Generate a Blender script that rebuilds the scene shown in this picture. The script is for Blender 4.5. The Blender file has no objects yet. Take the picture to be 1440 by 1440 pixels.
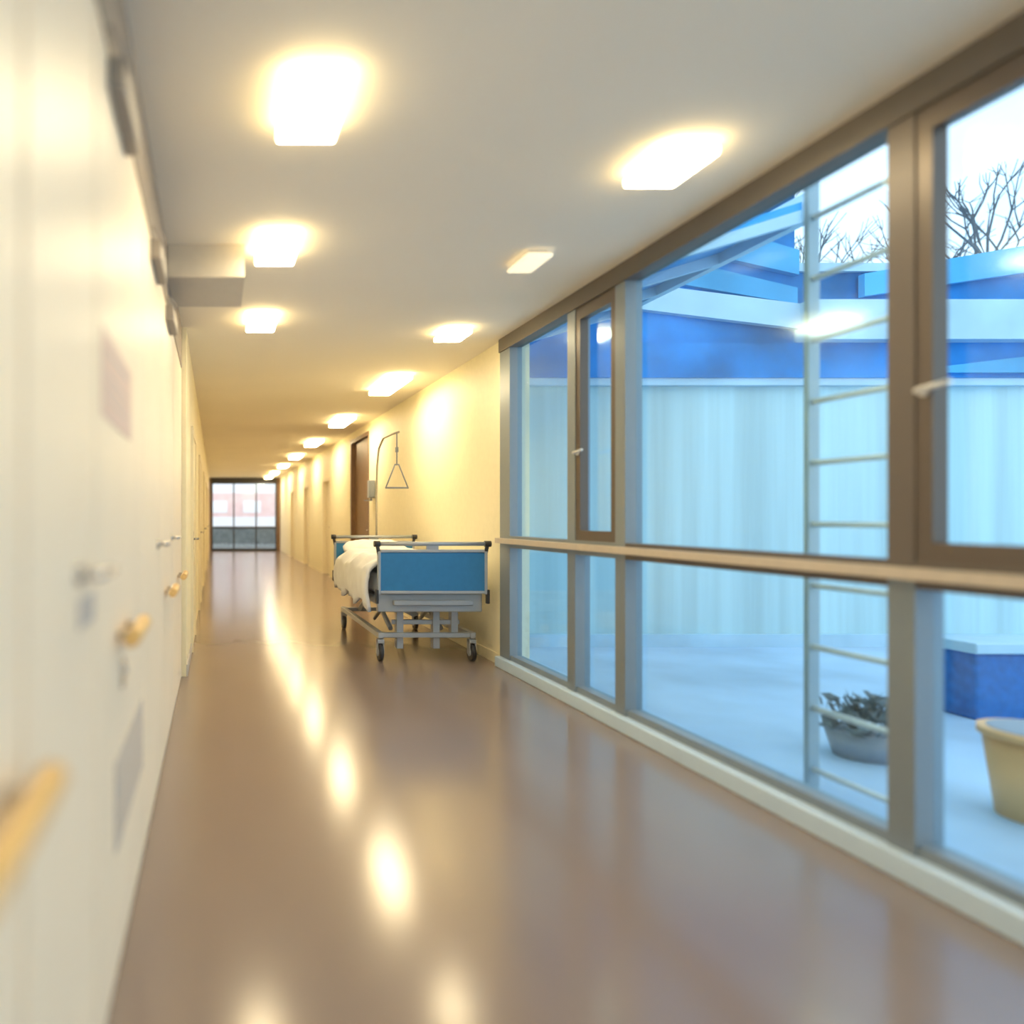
import bpy, bmesh, math, random
from mathutils import Vector, Matrix
random.seed(4)
S = bpy.context.scene
try:
    S.view_settings.view_transform = 'Standard'
except Exception: pass
COL = S.collection

# ---------------------------------------------------------------- materials
def mat(name, col, rough=0.5, metal=0.0, noise=0.0, nscale=20.0, stretch=(1,1,1), emit=None, estr=0.0, spec=0.5, bump=0.0, coat=0.0, detail=5):
    m = bpy.data.materials.new(name); m.use_nodes = True
    nt = m.node_tree; b = nt.nodes['Principled BSDF']
    b.inputs['Base Color'].default_value = (*col, 1)
    b.inputs['Roughness'].default_value = rough
    b.inputs['Metallic'].default_value = metal
    b.inputs['Specular IOR Level'].default_value = spec
    if coat: 
        b.inputs['Coat Weight'].default_value = coat
        b.inputs['Coat Roughness'].default_value = 0.15
    tc = nt.nodes.new('ShaderNodeTexCoord'); mp = nt.nodes.new('ShaderNodeMapping')
    mp.inputs['Scale'].default_value = stretch
    nz = nt.nodes.new('ShaderNodeTexNoise'); nz.inputs['Scale'].default_value = nscale
    nz.inputs['Detail'].default_value = detail
    nt.links.new(tc.outputs['Object'], mp.inputs['Vector']); nt.links.new(mp.outputs[0], nz.inputs['Vector'])
    rmp = nt.nodes.new('ShaderNodeValToRGB')
    n = max(noise, 0.015)
    rmp.color_ramp.elements[0].position = 0.3; rmp.color_ramp.elements[1].position = 0.7
    rmp.color_ramp.elements[0].color = (*[c*(1-n) for c in col], 1)
    rmp.color_ramp.elements[1].color = (*[min(1, c*(1+n)) for c in col], 1)
    nt.links.new(nz.outputs['Fac'], rmp.inputs[0]); nt.links.new(rmp.outputs[0], b.inputs['Base Color'])
    if bump:
        bp = nt.nodes.new('ShaderNodeBump'); bp.inputs['Strength'].default_value = bump; bp.inputs['Distance'].default_value = 0.01
        nt.links.new(nz.outputs['Fac'], bp.inputs['Height']); nt.links.new(bp.outputs[0], b.inputs['Normal'])
    if emit:
        b.inputs['Emission Color'].default_value = (*emit, 1); b.inputs['Emission Strength'].default_value = estr
    return m

def glassmat(name, tint):
    m = bpy.data.materials.new(name); m.use_nodes = True
    nt = m.node_tree; nt.nodes.remove(nt.nodes['Principled BSDF']); out = nt.nodes['Material Output']
    t = nt.nodes.new('ShaderNodeBsdfTransparent'); t.inputs[0].default_value = (*tint, 1)
    g = nt.nodes.new('ShaderNodeBsdfGlossy'); g.inputs['Roughness'].default_value = 0.10
    g.inputs['Color'].default_value = (.72, .90, 1, 1)
    lw = nt.nodes.new('ShaderNodeLayerWeight'); lw.inputs['Blend'].default_value = 0.5
    p = nt.nodes.new('ShaderNodeMath'); p.operation = 'POWER'; p.inputs[1].default_value = 3
    q = nt.nodes.new('ShaderNodeMath'); q.operation = 'MULTIPLY_ADD'; q.inputs[1].default_value = 0.60; q.inputs[2].default_value = 0.04
    mx = nt.nodes.new('ShaderNodeMixShader')
    nt.links.new(lw.outputs['Facing'], p.inputs[0]); nt.links.new(p.outputs[0], q.inputs[0]); nt.links.new(q.outputs[0], mx.inputs[0])
    nt.links.new(t.outputs[0], mx.inputs[1]); nt.links.new(g.outputs[0], mx.inputs[2]); nt.links.new(mx.outputs[0], out.inputs[0])
    return m

M = {}
M['floor'] = mat('linoleum', (.262, .200, .174), .18, noise=.03, nscale=1.5, stretch=(2, .5, 1), spec=.9, detail=1)
M['ceil'] = mat('ceiling_paint', (.96, .90, .79), .8, noise=.015, nscale=1, detail=1)
M['box'] = mat('bulkhead_paint', (.68, .63, .55), .8, noise=.02)
M['wallL'] = mat('white_paint', (.96, .87, .62), .5, noise=.02)
M['wallR'] = mat('cream_plaster', (.97, .90, .66), .55, noise=.02)
M['cab'] = mat('white_laminate', (.94, .82, .66), .42, noise=.02, nscale=3, spec=.4)
M['cabbody'] = mat('shadow_laminate', (.22, .19, .15), .6)
M['strip'] = mat('taupe_panel', (.33, .285, .24), .6, noise=.05)
M['closer'] = mat('closer_grey', (.36, .32, .28), .5)
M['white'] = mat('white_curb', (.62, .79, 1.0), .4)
M['frame'] = mat('aluminium_frame', (.25, .30, .35), .4, metal=.2)
M['bframe'] = mat('brown_frame', (.15, .13, .12), .45, metal=.2)
M['header'] = mat('dark_header', (.15, .135, .125), .5, metal=.2)
M['sash'] = mat('bronze_sash', (.14, .115, .10), .4, metal=.3)
M['rail'] = mat('beige_rail', (.62, .55, .47), .35, noise=.04)
M['chrome'] = mat('brushed_metal', (.62, .60, .57), .25, metal=.9)
M['wood'] = mat('light_wood', (.80, .52, .20), .4, noise=.15, nscale=8, stretch=(8, 1, 8))
M['dwood'] = mat('dark_wood', (.20, .11, .055), .45, noise=.2, nscale=6, stretch=(6, 6, 1))
M['ldoor'] = mat('cream_door', (.88, .79, .58), .45)
M['pink'] = mat('pink_notice', (.80, .60, .52), .6)
M['grille'] = mat('grey_grille', (.55, .51, .48), .5)
M['glass'] = glassmat('blue_glass', (.845, .945, .98))
M['cglass'] = glassmat('clear_glass', (.97, .97, .97))
M['blue'] = mat('bed_blue', (.03, .20, .46), .4, noise=.04)
M['bedmetal'] = mat('bed_grey_paint', (.40, .43, .48), .35, metal=.2)
M['polemetal'] = mat('pole_grey_paint', (.48, .44, .36), .4, metal=.2)
M['beddark'] = mat('bed_dark_plastic', (.035, .035, .04), .45)
M['sheet'] = mat('white_linen', (.86, .88, .92), .85, noise=.04, nscale=6, bump=.4)
M['lampbase'] = mat('lamp_white_metal', (.85, .83, .78), .5)
M['lamp'] = mat('lamp_diffuser', (1, .95, .8), .5, emit=(1.0, .81, .49), estr=42)
M['lampside'] = mat('lamp_diffuser_side', (1, .9, .7), .5, emit=(1.0, .76, .36), estr=11)
M['lampdim'] = mat('dim_lamp_diffuser', (1, .95, .8), .5, emit=(1.0, .80, .50), estr=.95)
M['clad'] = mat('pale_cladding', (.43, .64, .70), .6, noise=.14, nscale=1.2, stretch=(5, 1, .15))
M['blueband'] = mat('blue_band', (.004, .20, .55), .5, noise=.5, nscale=1.2, spec=.2)
M['bench'] = mat('deep_blue_bench', (.004, .13, .42), .6, noise=.2, spec=.2)
M['midblue'] = mat('mid_blue_panel', (.07, .37, .68), .5, noise=.3, nscale=1.0, spec=.2)
M['soffit'] = mat('blue_soffit', (.03, .30, .66), .4, noise=.35, nscale=1.2, stretch=(1, .5, 1), spec=.3)
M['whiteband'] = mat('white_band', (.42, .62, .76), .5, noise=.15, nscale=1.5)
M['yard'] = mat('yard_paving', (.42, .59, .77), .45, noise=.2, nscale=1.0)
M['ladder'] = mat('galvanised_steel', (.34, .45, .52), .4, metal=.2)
M['rung'] = mat('rung_steel', (.80, .80, .78), .4, metal=.2)
M['bark'] = mat('bark', (.08, .10, .13), .9, noise=.3)
M['leaf'] = mat('dark_leaf', (.10, .14, .16), .8, noise=.4, nscale=30)
M['potgrey'] = mat('grey_pot', (.30, .34, .40), .6)
M['yellow'] = mat('yellow_plastic', (.92, .50, .21), .5)
M['pinkb'] = mat('pink_facade', (.98, .66, .62), .8, noise=.12, nscale=2)
M['palefac'] = mat('pale_facade', (.97, .95, .95), .8)
M['green'] = mat('shrub', (.14, .16, .155), .9, noise=.3, nscale=4)

# ---------------------------------------------------------------- mesh helper
class MB:
    def __init__(s): s.bm = bmesh.new()
    def box(s, x0, x1, y0, y1, z0, z1, mi=0, bev=0.0):
        r = bmesh.ops.create_cube(s.bm, size=1, matrix=Matrix.Translation(((x0+x1)/2, (y0+y1)/2, (z0+z1)/2)) @ Matrix.Diagonal((abs(x1-x0), abs(y1-y0), abs(z1-z0), 1)))
        vs = r['verts']; fs = {f for v in vs for f in v.link_faces}
        for f in fs: f.material_index = mi
        if bev:
            es = {e for v in vs for e in v.link_edges}
            q = bmesh.ops.bevel(s.bm, geom=list(es), offset=bev, segments=3, affect='EDGES', profile=.5)
            for f in q['faces']: f.material_index = mi; f.smooth = True
        return s
    def prism(s, pts, d, mi=0):
        a = [s.bm.verts.new(p) for p in pts]; c = [s.bm.verts.new(Vector(p)+Vector(d)) for p in pts]
        n = len(pts); fs = [s.bm.faces.new(a), s.bm.faces.new(list(reversed(c)))]
        for i in range(n): fs.append(s.bm.faces.new((a[i], a[(i+1) % n], c[(i+1) % n], c[i])))
        for f in fs: f.material_index = mi
        return s
    def cyl(s, c, axis, r, h, mi=0, seg=20, r2=None):
        rot = {'X': Matrix.Rotation(math.pi/2, 4, 'Y'), 'Y': Matrix.Rotation(math.pi/2, 4, 'X'), 'Z': Matrix.Identity(4)}[axis]
        q = bmesh.ops.create_cone(s.bm, cap_ends=True, segments=seg, radius1=r, radius2=r if r2 is None else r2, depth=h, matrix=Matrix.Translation(c) @ rot)
        for f in {f for v in q['verts'] for f in v.link_faces}:
            f.material_index = mi; f.smooth = len(f.verts) == 4
        return s
    def tube(s, pts, r, mi=0, seg=10, r2=None):
        pts = [Vector(p) for p in pts]; rings = []
        n = len(pts)
        for i, p in enumerate(pts):
            d = (pts[min(i+1, n-1)] - pts[max(i-1, 0)]).normalized()
            up = Vector((0, 0, 1)) if abs(d.z) < .95 else Vector((0, 1, 0))
            a = d.cross(up).normalized(); b = d.cross(a)
            rr = r if r2 is None else r + (r2-r)*i/(n-1)
            rings.append([s.bm.verts.new(p + a*rr*math.cos(2*math.pi*k/seg) + b*rr*math.sin(2*math.pi*k/seg)) for k in range(seg)])
        for i in range(n-1):
            for k in range(seg):
                f = s.bm.faces.new((rings[i][k], rings[i][(k+1) % seg], rings[i+1][(k+1) % seg], rings[i+1][k])); f.smooth = True; f.material_index = mi
        for rg in (rings[0], list(reversed(rings[-1]))):
            f = s.bm.faces.new(rg); f.material_index = mi
        return s
    def obj(s, name, mats, parent=None, loc=None, **props):
        bmesh.ops.recalc_face_normals(s.bm, faces=s.bm.faces[:])
        if loc is not None: bmesh.ops.translate(s.bm, verts=s.bm.verts, vec=-Vector(loc))
        me = bpy.data.meshes.new(name); s.bm.to_mesh(me); s.bm.free()
        for m in (mats if isinstance(mats, (list, tuple)) else [mats]): me.materials.append(M[m])
        o = bpy.data.objects.new(name, me); COL.objects.link(o)
        if loc is not None: o.location = loc
        if parent:
            w = Vector(o.location); pw = Vector((0, 0, 0)); p = parent
            while p: pw += Vector(p.location); p = p.parent
            o.parent = parent; o.location = w - pw
        for k, v in props.items(): o[k] = v
        return o
def empty(name, loc, **props):
    o = bpy.data.objects.new(name, None); COL.objects.link(o); o.location = loc; o.empty_display_size = .1
    for k, v in props.items(): o[k] = v
    return o
def struct(o, label, cat): o['kind'] = 'structure'; o['label'] = label; o['category'] = cat; return o

H = 2.75; XL = -.23; XR = 2.42; YE = 26.6; YB = -6.0
# ---------------------------------------------------------------- shell
struct(MB().box(-.95, 2.65, YB-.15, YE+.2, -.12, 0).obj('floor', 'floor'), 'glossy brown-grey linoleum corridor floor', 'floor')
struct(MB().box(-.95, 2.65, YB-.15, YE+.2, H, H+.15).obj('ceiling', 'ceil'), 'plain matte off-white corridor ceiling', 'ceiling')
b = MB().box(-.95, -.76, YB, 5.6, 0, H).box(-.95, XL, 5.6, YE, 0, H).box(-.76, -.27, YB, -.62, 0, H)
struct(b.obj('wall_left', 'wallL'), 'long cream painted corridor wall with doors', 'wall')
struct(MB().box(-.95, 2.65, YB-.15, YB, 0, H).obj('wall_back', 'wallL'), 'cream painted wall closing the corridor', 'wall')
# right solid wall with door openings
ops = [(11.2, 12.7, 2.62), (15.0, 16.0, 2.1), (18.4, 19.4, 2.1), (21.8, 22.8, 2.1)]
b = MB(); y = 6.0
for (a, c, h) in ops:
    b.box(XR, 2.65, y, a, 0, H); b.box(XR, 2.65, a, c, h, H); y = c
b.box(XR, 2.65, y, YE, 0, H)
struct(b.obj('wall_right', 'wallR'), 'cream yellow plaster corridor wall beside the bed', 'wall')
struct(MB().box(-.95, -.15, YE, YE+.2, 0, H).box(2.30, 2.65, YE, YE+.2, 0, H).obj('wall_end', 'dwood'), 'dark narrow wall strips framing the end glazing', 'wall')
# right doors
def wall_door(n, x, y0, y1, h, m, side, fm):
    if side > 0:
        fr = MB().box(x-.01, x+.14, y0, y0+.06, 0, h).box(x-.01, x+.14, y1-.06, y1, 0, h).box(x-.01, x+.14, y0+.06, y1-.06, h-.06, h)
        leafx = (x+.06, x+.10); hx = x+.06
    else:
        fr = MB().box(x, x+.025, y0, y0+.07, 0, h).box(x, x+.025, y1-.07, y1, 0, h).box(x, x+.025, y0+.07, y1-.07, h-.07, h)
        leafx = (x+.001, x+.015); hx = x+.015
    p = struct(fr.obj('door_%d' % n, fm, loc=(x, (y0+y1)/2, 0)), ('dark wooden' if m == 'dwood' else 'cream') + ' corridor door set in a painted frame', 'door')
    MB().box(leafx[0], leafx[1], y0+.065, y1-.065, .01, h-.065, bev=.003).obj('door_leaf', m, p, loc=(x, (y0+y1)/2, 0))
    s = -1 if side > 0 else 1
    MB().box(hx, hx+s*.01, y0+.10, y0+.14, .95, 1.12).tube([(hx+s*.01, y0+.12, 1.05), (hx+s*.05, y0+.12, 1.05), (hx+s*.05, y0+.24, 1.05)], .01).obj('handle', 'chrome', p, loc=(x, y0+.12, 1.05), label='metal lever handle')
for i, (a, c, h) in enumerate(ops): wall_door(i+1, XR, a, c, h, 'dwood' if i == 0 else 'ldoor', 1, 'dwood' if i == 0 else 'ldoor')
for i, yy in enumerate((6.6, 9.6, 13.0, 17.0, 21.0)): wall_door(i+5, XL, yy, yy+1.05, 2.1, 'ldoor', -1, 'ldoor')
# trims
struct(MB().box(-.262, .16, 3.9, 4.45, 2.57, H).obj('trim_1', 'box'), 'short boxed grey-beige ceiling bulkhead by the wall', 'bulkhead')
struct(MB().box(-.76, -.265, -.62, 5.6, 2.43, H).obj('trim_2', 'strip'), 'taupe closing panel above the cupboards', 'panel')
struct(MB().box(XL, XL+.012, 5.61, 6.58, 0, .09).obj('baseboard_left', 'grille'), 'thin grey baseboard', 'baseboard')
struct(MB().box(XR-.012, XR, 6.0, 11.18, 0, .09).obj('baseboard_right', 'wallR'), 'thin cream baseboard', 'baseboard')
struct(MB().box(2.355, 2.55, YB, 6.0, 0, .085, bev=.006).obj('trim_3', 'white'), 'white curb under the window wall', 'curb')

# ---------------------------------------------------------------- window wall
def window(n, c0, c1, u0, u1, opening):
    X0, X1 = 2.40, 2.50; T = 2.64
    b = MB()
    br = 2 if u0 < 2.49 else 0
    b.box(X0, X1, u0, c0, .086, 1.05).box(X0, X1, c1, u1, .086, 1.05)
    b.box(X0, X1, u0, c0, 1.05, T, br).box(X0, X1, c1, u1, 1.05, T, 2 if u0 < 2.4 else 0)
    b.box(X0+.01, X1, c0, c1, .086, .125).box(X0, X1, c0, c1, 1.005, 1.10, br).box(X0-.012, X1, u0, u1, T, H, 1)
    p = struct(b.obj('window_%d' % n, ['frame', 'header', 'bframe'], loc=(2.45, (c0+c1)/2, .086)),
        ('narrow opening window with bronze sash' if opening else 'tall fixed window') + ' in grey aluminium frame', 'window')
    MB().box(2.462, 2.468, c0-.004, c1+.004, .122, 1.008).obj('glass_pane', 'glass', p, loc=(2.465, (c0+c1)/2, .2), label='lower clear glass pane')
    MB().box(2.462, 2.468, c0-.004, c1+.004, 1.097, T+.004).obj('glass_pane', 'glass', p, loc=(2.465, (c0+c1)/2, 1.2), label='upper clear glass pane')
    if opening:
        t = .055; x0, x1 = 2.405, 2.458
        q = MB().box(x0, x1, c0, c0+t, 1.10, T).box(x0, x1, c1-t, c1, 1.10, T).box(x0, x1, c0+t, c1-t, 1.10, 1.165).box(x0, x1, c0+t, c1-t, T-.08, T)
        s = q.obj('sash', 'sash', p, loc=(2.43, (c0+c1)/2, 1.1), label='bronze opening sash')
        MB().cyl((x0-.004, c1-.028, 1.68), 'X', .018, .008).tube([(x0, c1-.028, 1.68), (x0-.03, c1-.028, 1.68), (x0-.038, c1-.04, 1.68), (x0-.038, c1-.15, 1.69)], .009).obj('handle', 'rung', s, loc=(x0, c1-.03, 1.68), label='slim light window lever')
    return p
window(1, 4.85, 5.80, 4.80, 6.0, False)
window(2, 4.27, 4.745, 4.22, 4.80, True)
window(3, 2.54, 4.165, 2.485, 4.22, False)
window(4, 1.78, 2.44, 1.73, 2.485, True)
window(5, .10, 1.68, .05, 1.73, False)
window(6, -1.5, 0, -1.6, .05, False)
window(7, -4, -1.66, YB, -1.6, False)
b = MB().box(2.352, 2.385, YB, 5.99, 1.038, 1.080, bev=.002)
for yy in (-1, .05, 1.73, 2.485, 4.22, 4.8, 5.9): b.box(2.38, 2.401, yy-.03, yy+.03, 1.046, 1.074)
struct(b.obj('trim_4', 'rail'), 'slim beige horizontal handrail across the windows', 'rail')

# end glazing
b = MB()
for x in (-.15, .66, 1.5, 2.24): b.box(x, x+.05, YE+.02, YE+.10, .05, 2.68)
b.box(-.15, 2.30, YE, YE+.12, 0, .10).box(-.15, 2.30, YE, YE+.12, 2.52, H).box(-.09, 2.24, YE+.03, YE+.09, .84, .92)
p = struct(b.obj('window_8', 'beddark', loc=(1.1, YE+.06, 0)), 'dark framed floor to ceiling glazing ending the corridor', 'window')
MB().box(-.1, 2.25, YE+.055, YE+.065, .09, 2.53).obj('glass_pane', 'cglass', p, loc=(1.1, YE+.06, .05))

# ---------------------------------------------------------------- cupboards on the left
def cupboard(y0, y1, parts, label):
    p = empty('cupboard', (-.5, (y0+y1)/2, 0), label=label, category='cupboard', group='built-in white corridor cupboards')
    MB().box(-.75, -.288, y0+.001, y1-.001, 0, 2.42).obj('body', 'cabbody', p, loc=(-.5, (y0+y1)/2, 0))
    d = MB().box(-.287, -.266, y0+.010, y1-.010, .012, 2.41, bev=.004).obj('door', 'cab', p, loc=(-.28, y0, .01))
    x = -.266
    for k in parts:
        if k[0] == 'wood':
            y, z = k[1:]
            MB().cyl((x+.02, y+.03, z), 'X', .011, .04, 0).cyl((x+.02, y+.23, z), 'X', .011, .04, 0).tube([(x+.045, y-.03, z), (x+.047, y+.04, z), (x+.047, y+.24, z), (x+.045, y+.30, z)], .022, 1, 14).obj('handle', ['chrome', 'wood'], d, loc=(x, y, z), label='light wooden bar handle')
        elif k[0] == 'lever':
            y, z = k[1:]
            MB().cyl((x+.004, y, z), 'X', .022, .008).tube([(x+.005, y, z), (x+.04, y, z), (x+.045, y+.02, z), (x+.045, y+.16, z)], .010).obj('handle', 'chrome', d, loc=(x, y, z), label='small brushed metal lever handle')
        elif k[0] == 'lock':
            y, z = k[1:]
            MB().box(x, x+.006, y-.03, y+.03, z-.05, z+.03, bev=.002).cyl((x+.008, y, z), 'X', .012, .012).obj('lock_plate', 'chrome', d, loc=(x, y, z))
        elif k[0] == 'vent':
            y0v, y1v, z0, z1 = k[1:]
            q = MB().box(x, x+.004, y0v, y1v, z0, z1)
            n = 8
            for i in range(n):
                zz = z0+.015+(z1-z0-.03)*i/(n-1); q.box(x+.004, x+.008, y0v+.015, y1v-.015, zz-.005, zz+.005)
            q.obj('vent', 'grille', d, loc=(x, y0v, z0), label='grey slotted vent plate')
        elif k[0] == 'plate':
            y0v, y1v, z0, z1 = k[1:]
            MB().box(x, x+.004, y0v, y1v, z0, z1, bev=.001).obj('label_plate', 'grille', d, loc=(x, y0v, z0))
        elif k[0] == 'closer':
            y, z = k[1:]
            MB().box(x, x+.045, y, y+.34, z-.04, z+.04, bev=.006).tube([(x+.03, y+.2, z+.045), (x+.05, y+.05, z+.05), (x+.02, y-.08, z+.055)], .007).obj('door_closer', 'closer', d, loc=(x, y, z), label='grey metal door closer')
    return p
L = 'white laminate built-in cupboard with '
cupboard(-.6, .30, [('lever', .05, 1.13)], L+'metal lever')
cupboard(.30, .99, [('wood', .66, .90)], L+'wooden bar handle')
cupboard(.99, 1.58, [('lever', 1.37, 1.14), ('plate', 1.38, 1.54, 1.03, 1.09)], L+'metal lever and label plate')
cupboard(1.58, 2.62, [('wood', 1.90, .93), ('lock', 2.02, .82), ('vent', 1.88, 2.55, .36, .60), ('closer', 1.75, 2.35)], L+'wooden handle and grey vent')
cupboard(2.62, 3.50, [('lever', 3.25, 1.13), ('closer', 2.9, 2.35)], L+'metal lever')
cupboard(3.50, 4.52, [('lever', 4.26, 1.13), ('wood', 3.7, .86), ('closer', 3.8, 2.35)], L+'metal lever and wooden handle')
cupboard(4.52, 5.58, [('wood', 4.95, .84)], L+'wooden bar handle')
# pink notice on the cupboards
b = MB().box(-.2655, -.2635, 1.66, 2.22, 1.49, 1.70).box(-.2635, -.263, 1.74, 2.12, 1.655, 1.665, 1).box(-.2635, -.263, 1.74, 2.12, 1.60, 1.605, 1).box(-.2635, -.263, 1.74, 2.12, 1.57, 1.575, 1).box(-.2635, -.263, 1.74, 2.12, 1.54, 1.545, 1)
b.obj('notice', ['pink', 'grille'], loc=(-.265, 1.77, 1.6), label='pale pink paper notice fixed on a cupboard door', category='notice')

# ---------------------------------------------------------------- ceiling lamps
def lamp_proto(w, l, d, m='lamp', ms='lampside'):
    p = empty('ceiling_lamp', (0, 0, 0), label='glowing warm rectangular surface-mounted ceiling lamp', category='ceiling lamp', group='warm ceiling lamps')
    MB().box(-w/2+.02, w/2-.02, -l/2+.02, l/2-.02, -.02, 0, bev=.004).obj('lamp_base', 'lampbase', p)
    sh = MB().box(-w/2, w/2, -l/2, l/2, -d, -.02, bev=.012)
    sh.bm.normal_update()
    for f in sh.bm.faces: f.material_index = 0 if f.normal.z < -.8 else 1
    o = sh.obj('lamp_shade', [m, ms], p)
    return p
def copy_at(p, loc):
    q = p.copy(); COL.objects.link(q); q.location = loc
    for c in p.children:
        k = c.copy(); COL.objects.link(k); k.parent = q
    return q
A = lamp_proto(.225, .38, .065); A.location = (.345, 2.54, H)
for l in [(.335, 3.87, H), (.345, 5.33, H), (1.2, .3, H), (1.1, -1.0, H), (.5, -2.4, H), (1.7, -2.4, H), (1.1, -4.6, H)]: copy_at(A, l)  # those overhead and behind the camera are unseen, added as fill light
C = lamp_proto(.22, .30, .06); C.location = (1.89, 2.96, H); copy_at(C, (1.90, 5.7, H))
sm = lamp_proto(.15, .28, .045, 'lampdim', 'lampdim'); sm.location = (1.81, 4.1, H)
sm['label'] = 'small dimmer rectangular ceiling lamp near the windows'
B = lamp_proto(.25, 1.0, .07); B.location = (1.92, 7.85, H); B['label'] = 'long glowing warm linear ceiling lamp'
for yy in (10.8, 13.9, 17.0, 20.1, 23.2, 25.6): copy_at(B, (1.92, yy, H))

# ---------------------------------------------------------------- hospital bed
bx0, bx1, by0, by1 = 1.37, 2.31, 6.06, 8.25; cx = (bx0+bx1)/2
bed = empty('hospital_bed', (cx, 7.15, 0), label='wheeled hospital bed with blue end panels parked against the wall', category='hospital bed')
for (x, y) in ((1.44, 6.22), (2.24, 6.22), (1.44, 7.98), (2.24, 7.98)):
    MB().cyl((x, y, .075), 'X', .074, .035, 0, 28).cyl((x, y, .075), 'X', .035, .05, 1, 20).box(x-.03, x-.022, y-.03, y+.03, .06, .19, 1).box(x+.022, x+.03, y-.03, y+.03, .06, .19, 1).box(x-.03, x+.03, y-.035, y+.035, .155, .19, 1, bev=.008).cyl((x, y, .21), 'Z', .016, .06, 1).obj('castor', ['beddark', 'bedmetal'], bed, loc=(x, y, 0))
b = MB()
for x in (1.44, 2.24): b.box(x-.025, x+.025, 6.18, 8.02, .20, .25, bev=.006)
for y in (6.22, 7.98): b.box(1.44, 2.24, y-.03, y+.03, .205, .245, bev=.006)
b.obj('base_frame', 'bedmetal', bed, loc=(cx, 7.1, .2))
b = MB()
for x in (1.62, 1.94, 2.1):
    b.box(x-.03, x+.03, 6.24, 6.32, .10 if x != 2.1 else .24, .50, bev=.006)
for x in (1.60, 2.06):
    b.tube([(x, 6.5, .24), (x, 7.2, .49)], .022); b.tube([(x, 7.9, .24), (x, 7.3, .49)], .022)
    b.tube([(x, 7.15, .24), (x, 6.6, .49)], .018)
b.box(1.55, 2.15, 6.26, 6.30, .31, .35, bev=.006)
b.cyl((cx, 7.1, .36), 'Y', .03, 1.0)
b.obj('lift_mechanism', 'bedmetal', bed, loc=(cx, 7.1, .24))
b = MB()
for x in (1.41, 2.27): b.box(x-.02, x+.02, 6.12, 8.2, .50, .57, bev=.006)
for i in range(12): y = 6.2+i*.17; b.box(1.43, 2.25, y, y+.11, .545, .565)
b.box(1.39, 2.29, 6.10, 6.16, .44, .60, bev=.012).box(1.39, 2.29, 8.15, 8.2, .46, .60, bev=.01)
b.box(1.52, 2.2, 6.055, 6.10, .50, .545, bev=.01)
b.obj('bed_frame', 'bedmetal', bed, loc=(cx, 7.1, .5))
def board(nm, y, lab):
    b = MB().box(bx0+.02, bx1-.02, y-.012, y+.012, .625, .955, 0, bev=.01)
    b.box(bx0+.005, bx0+.03, y-.018, y+.018, .60, .965, 1, bev=.006).box(bx1-.03, bx1-.005, y-.018, y+.018, .60, .965, 1, bev=.006)
    b.box(bx0+.03, bx1-.03, y-.016, y+.016, .955, .98, 1, bev=.005).box(bx0+.03, bx1-.03, y-.016, y+.016, .605, .63, 1, bev=.005)
    b.tube([(bx0, y, 1.028), (bx1, y, 1.028)], .018, 1, 14)
    for x in (bx0, bx1):
        b.tube([(x+(.02 if x == bx0 else -.02), y, .93), (x+(.01 if x == bx0 else -.01), y, .98), (x, y, 1.03)], .016, 2, 10)
        b.cyl((x, y, 1.028), 'X', .026, .05, 2, 18)
        b.box(x-.012, x+.012, y-.022, y+.022, .52, .64, 2, bev=.006)
    b.box(cx-.05, cx+.05, y-.01, y+.01, .97, 1.02, 1)
    b.obj(nm, ['blue', 'bedmetal', 'beddark'], bed, loc=(cx, y, .6), label=lab)
board('footboard', by0-.025, 'blue footboard panel with grey hand bar'); board('headboard', by1, 'blue headboard panel with grey hand bar')
mt = MB().box(1.41, 2.27, 6.10, 8.21, .575, .76, bev=.04).obj('mattress', 'sheet', bed, loc=(cx, 7.1, .57), label='white sheeted mattress')
b = MB()
b.tube([(1.355, 6.7, .60), (1.355, 6.74, .655), (1.355, 7.7, .655), (1.355, 7.75, .60)], .013)
b.tube([(1.355, 6.66, .52), (1.355, 7.8, .52)], .013)
for y in (6.8, 7.2, 7.6): b.tube([(1.355, y, .46), (1.355, y, .655)], .01)
for y in (6.9, 7.5): b.box(1.355, 1.40, y-.015, y+.015, .51, .54)
b.obj('side_rail', 'bedmetal', bed, loc=(1.355, 7.2, .52), label='lowered grey tubular side rail')
b = MB()
px, py = 1.88, 8.30
b.box(px-.04, px+.04, 8.2, 8.33, .50, .56)
b.tube([(px, py, .50), (px, py, 1.55), (px, py-.03, 1.85), (px, py-.13, 2.05), (px, py-.35, 2.14), (px, py-.75, 2.14), (px, py-1.0, 2.13)], .012, 0, 14)
pole = b.obj('lifting_pole', 'polemetal', bed, loc=(px, py, .5), label='thin grey curved overhead patient lifting pole')
hy = py-.93
b = MB().tube([(px, hy, 2.14), (px, hy, 1.80)], .007)
b.box(px-.012, px+.012, hy-.02, hy+.02, 1.93, 1.98)
b.tube([(px-.02, hy, 1.80), (px-.115, hy, 1.56)], .007, 0).tube([(px+.02, hy, 1.80), (px+.115, hy, 1.56)], .007, 0).tube([(px-.12, hy, 1.56), (px+.12, hy, 1.56)], .010, 0).tube([(px-.025, hy, 1.80), (px+.025, hy, 1.80)], .008, 0)
b.obj('grab_handle', 'potgrey', pole, loc=(px, hy, 1.8), label='dark triangular grab handle on a strap')

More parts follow.
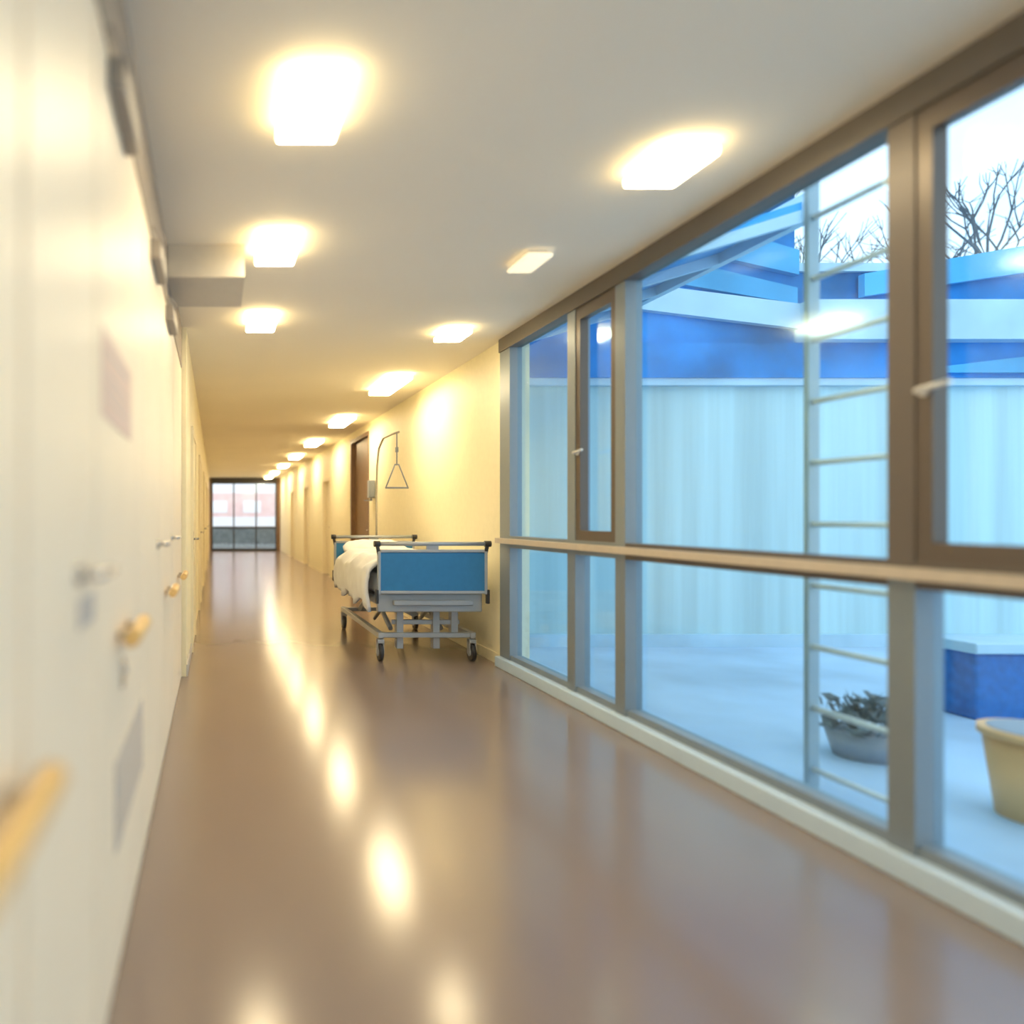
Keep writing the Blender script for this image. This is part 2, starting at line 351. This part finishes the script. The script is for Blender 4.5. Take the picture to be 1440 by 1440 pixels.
# duvet: draped grid over mattress
def duvet():
    bm = bmesh.new(); nx, ny = 46, 60; vs = []
    prof = [(1.325, .50), (1.305, .64), (1.32, .80), (1.41, .885), (1.85, .905), (2.22, .87), (2.30, .80), (2.315, .66)]
    seg = [0]
    for i in range(1, len(prof)): seg.append(seg[-1]+math.dist(prof[i-1], prof[i]))
    def P(t):
        d = t*seg[-1]
        for i in range(1, len(prof)):
            if d <= seg[i]+1e-9:
                u = (d-seg[i-1])/(seg[i]-seg[i-1]); return (prof[i-1][0]+(prof[i][0]-prof[i-1][0])*u, prof[i-1][1]+(prof[i][1]-prof[i-1][1])*u)
        return prof[-1]
    for j in range(ny+1):
        y = 6.14+1.60*j/ny; row = []
        for i in range(nx+1):
            x, z = P(i/nx)
            w = .018*math.sin(9*y+3*math.sin(5*x)+i*.15)+.012*math.sin(21*y+7*x)
            edge = min(1, j/5, (ny-j)/5)
            z += w - .03*(1-edge)
            if i < 8: x += .014*math.sin(30*y)*(1-i/8)-.008
            if i < 1: z += .03*math.sin(11*y)
            row.append(bm.verts.new((x, y, z)))
        vs.append(row)
    for j in range(ny):
        for i in range(nx):
            f = bm.faces.new((vs[j][i], vs[j][i+1], vs[j+1][i+1], vs[j+1][i])); f.smooth = True
    me = bpy.data.meshes.new('duvet'); bm.to_mesh(me); bm.free(); me.materials.append(M['sheet'])
    o = bpy.data.objects.new('duvet', me); COL.objects.link(o)
    md = o.modifiers.new('s', 'SOLIDIFY'); md.thickness = .03; md.offset = 0
    o['label'] = 'rumpled white duvet spread over the hospital bed'; o['category'] = 'duvet'
duvet()
def pillow():
    bm = bmesh.new(); bmesh.ops.create_uvsphere(bm, u_segments=40, v_segments=20, radius=1)
    for v in bm.verts:
        x, y, z = v.co
        sx = math.copysign(abs(x)**.55, x); sy = math.copysign(abs(y)**.6, y)
        v.co = Vector((sx*.36, sy*.22, z*.095*(1-.35*max(abs(sx), abs(sy))**4)+.008*math.sin(14*sx)*math.cos(9*sy)))
    for f in bm.faces: f.smooth = True
    me = bpy.data.meshes.new('pillow'); bm.to_mesh(me); bm.free(); me.materials.append(M['sheet'])
    o = bpy.data.objects.new('pillow', me); COL.objects.link(o); o.location = (1.80, 7.99, .89); o.rotation_euler = (math.radians(14), 0, .05)
    o['label'] = 'plump white pillow at the head of the bed'; o['category'] = 'pillow'
pillow()
# sanitiser dispenser
MB().box(XR-.10, XR-.002, 10.75, 10.88, 1.55, 1.82, 0, bev=.015).cyl((XR-.055, 10.81, 1.53), 'Z', .02, .05, 0).box(XR-.16, XR-.05, 10.80, 10.83, 1.505, 1.52, 0).obj('soap_dispenser', 'potgrey', loc=(XR-.05, 10.8, 1.5), label='dark wall-mounted soap dispenser', category='dispenser')

# ---------------------------------------------------------------- outside
MB().box(2.66, 14, -8, 10, -.2, -.02).obj('courtyard_paving', 'yard', loc=(8, 0, -.02), label='pale bluish courtyard paving outside the windows', category='paving')
b = MB().box(2.67, 13, 7.05, 10, -.02, 2.62, 0)
b.box(2.67, 13, 6.95, 10, 2.62, 2.96, 1).box(5.7, 13, 6.80, 10, 2.96, 3.34, 2).box(5.7, 13, 7.0, 10, 3.34, 3.66, 1).box(5.7, 13, 6.95, 10, 3.66, 3.74, 2)
b.box(2.67, 5.7, 7.0, 10, 2.96, 5.0, 1)
b.box(2.67, 13, 6.98, 7.05, -.02, .10, 2).box(2.67, 13, 6.97, 7.05, 2.55, 2.64, 2)
# raking panels on the blue part of the facade
def rake(x0, x1, a0, a1, b0, b1, mi, y=6.93, t=.07): b.prism([(x0, y, a0), (x1, y, b0), (x1, y, b1), (x0, y, a1)], (0, t, 0), mi)
rake(2.7, 6.3, 3.46, 3.72, 3.02, 3.26, 2)
rake(2.7, 5.69, 4.3, 4.75, 3.62, 3.86, 3)
rake(2.7, 5.69, 3.85, 4.2, 3.34, 3.50, 3, 6.95)
rake(6.3, 8.6, 3.40, 3.62, 3.74, 4.02, 3, 6.9)
rake(6.9, 8.9, 2.66, 2.70, 2.66, 2.94, 3, 6.9)
b.obj('courtyard_building', ['clad', 'blueband', 'whiteband', 'midblue'], loc=(8, 7.5, 0), label='pale clad courtyard building with raking blue fascia panels', category='building')
# canopy sloping up along the outside of the window wall
b = MB().prism([(2.66, 4.55, 2.88), (3.75, 4.55, 3.22), (3.75, 4.55, 3.27), (2.66, 4.55, 2.93)], (0, 2.25, 0), 0)
b.box(3.75, 3.81, 4.53, 6.79, 3.14, 3.32, 1)
for yy in (4.55, 5.3, 6.05, 6.72):
    b.prism([(2.66, yy, 2.82), (3.75, yy, 3.14), (3.75, yy, 3.22), (2.66, yy, 2.88)], (0, .06, 0), 1)
b.obj('courtyard_canopy', ['soffit', 'whiteband'], loc=(3.1, 5.4, 3.0), label='sloping blue canopy with pale edge over the courtyard windows', category='canopy')
# ladder
lx = 2.80
p = MB()
for yy in (2.87, 3.34): p.box(lx-.028, lx+.028, yy-.014, yy+.014, -.02, 4.2, bev=.004)
z = .071
while z < 4.1: p.tube([(lx, 2.87, z), (lx, 3.33, z)], .014, 1); z += .287
p.obj('access_ladder', ['ladder', 'rung'], loc=(lx, 3.1, 0), label='galvanised steel access ladder just outside the glass', category='ladder')
MB().box(4.76, 6.6, 4.45, 4.7, -.02, .40, 0, bev=.02).box(4.72, 6.64, 4.41, 4.74, .40, .47, 1, bev=.012).obj('courtyard_bench', ['bench', 'whiteband'], loc=(5.6, 4.6, 0), label='low blue bench block with pale top in the courtyard', category='bench')
b = MB().cyl((3.50, 2.98, .15), 'Z', .16, .34, 0, 32, r2=.20).cyl((3.50, 2.98, .335), 'Z', .215, .03, 0, 32).cyl((3.50, 2.98, .345), 'Z', .185, .02, 1, 32)
b.obj('plant_pot', ['yellow', 'potgrey'], loc=(3.4, 2.98, 0), label='round beige-yellow plastic plant pot outside', category='plant pot')
# shrub in pot
sp = empty('potted_shrub', (3.45, 3.78, 0), label='dark low shrub in a grey pot on the paving', category='shrub')
MB().cyl((3.45, 3.78, .05), 'Z', .13, .14, 0, 28, r2=.17).obj('pot', 'potgrey', sp, loc=(3.45, 3.78, 0))
b = MB()
for k in range(150):
    a = random.random()*6.283; el = random.random()*1.4; r = .10+random.random()*.13
    c = Vector((3.45+r*math.cos(a)*math.cos(el), 3.78+r*math.sin(a)*math.cos(el), .13+r*math.sin(el)*.8))
    s = .035; n1 = Vector((random.uniform(-1, 1), random.uniform(-1, 1), random.uniform(-1, 1))).normalized(); n2 = n1.orthogonal().normalized()
    vv = [b.bm.verts.new(c+n1*s*1.5), b.bm.verts.new(c+n2*s*.6), b.bm.verts.new(c-n1*s*1.5), b.bm.verts.new(c-n2*s*.6)]; b.bm.faces.new(vv)
for k in range(8):
    a = k*.8; b.tube([(3.45, 3.78, .1), (3.45+.12*math.cos(a), 3.78+.12*math.sin(a), .27)], .006, 0, 5)
b.obj('foliage', 'leaf', sp, loc=(3.45, 3.78, .1))
# bare trees behind
def tree(tx, ty, sd, l0=2.9, lab='bare dark branched tree behind the courtyard building'):
    random.seed(sd); b = MB()
    def br(p, d, l, r, n):
        q = p+d*l; mid = p+d*l*.5+Vector((random.uniform(-1, 1), random.uniform(-1, 1), random.uniform(-1, 1)))*l*.06
        b.tube([p, mid, q], r, 0, 6, r2=r*.7)
        if n == 0: return
        for _ in range(3):
            dd = (d+Vector((random.uniform(-1, 1), random.uniform(-1, 1), random.uniform(-.3, .7)))*.75).normalized()
            br(q, dd, l*random.uniform(.58, .78), r*.58, n-1)
    br(Vector((tx, ty, -.2)), Vector((0, 0, 1)), l0, .11, 5)
    b.obj('bare_tree', 'bark', loc=(tx, ty, 0), label=lab, category='tree')
tree(11, 13.4, 3)
tree(14.2, 12.6, 11, 3.0)
# beyond the end glazing
MB().box(-8, 10, 26.85, 35.9, -.3, -.1).obj('outer_paving', 'green', loc=(1, 35, -.1), label='dark grey-green ground outside the end glazing', category='ground')
b = MB().box(-6, 9, 36, 38, -.1, .8, 1).box(-6, 9, 36, 38, .8, 1.3, 2).box(-6, 9, 36, 38, 1.3, 2.5, 0).box(-6, 9, 36, 38, 2.5, 4.6, 2)
for i in range(9):
    x = -5.4+i*1.7; b.box(x, x+.9, 35.97, 36.0, 1.5, 2.1, 2)
b.obj('brick_building', ['pinkb', 'green', 'palefac'], loc=(1, 37, 0), label='pink brick building with pale windows beyond the glazing', category='building')

# ---------------------------------------------------------------- lighting
w = bpy.data.worlds.new('World'); S.world = w; w.use_nodes = True
nt = w.node_tree; bg = nt.nodes['Background']
tc = nt.nodes.new('ShaderNodeTexCoord'); nz = nt.nodes.new('ShaderNodeTexNoise'); nz.inputs['Scale'].default_value = 2.5; nz.inputs['Detail'].default_value = 5
rp = nt.nodes.new('ShaderNodeValToRGB'); rp.color_ramp.elements[0].position = .38; rp.color_ramp.elements[1].position = .58
rp.color_ramp.elements[0].color = (.64, .81, 1, 1); rp.color_ramp.elements[1].color = (.93, .97, 1, 1)
nt.links.new(tc.outputs['Generated'], nz.inputs['Vector']); nt.links.new(nz.outputs['Fac'], rp.inputs[0]); nt.links.new(rp.outputs[0], bg.inputs['Color'])
bg.inputs['Strength'].default_value = 2.2

# ---------------------------------------------------------------- camera
cam = bpy.data.cameras.new('camera'); co = bpy.data.objects.new('camera', cam); COL.objects.link(co)
co.location = (0, 0, 1.25); co.rotation_euler = (math.pi/2, 0, 0)
cam.sensor_width = 36; cam.sensor_fit = 'HORIZONTAL'; cam.lens = 25.0
cam.shift_x = (720-303)/1440; cam.shift_y = 8/1440
cam.clip_start = .02; cam.clip_end = 200
cam.dof.use_dof = True; cam.dof.focus_distance = 7.0; cam.dof.aperture_fstop = .6
S.camera = co
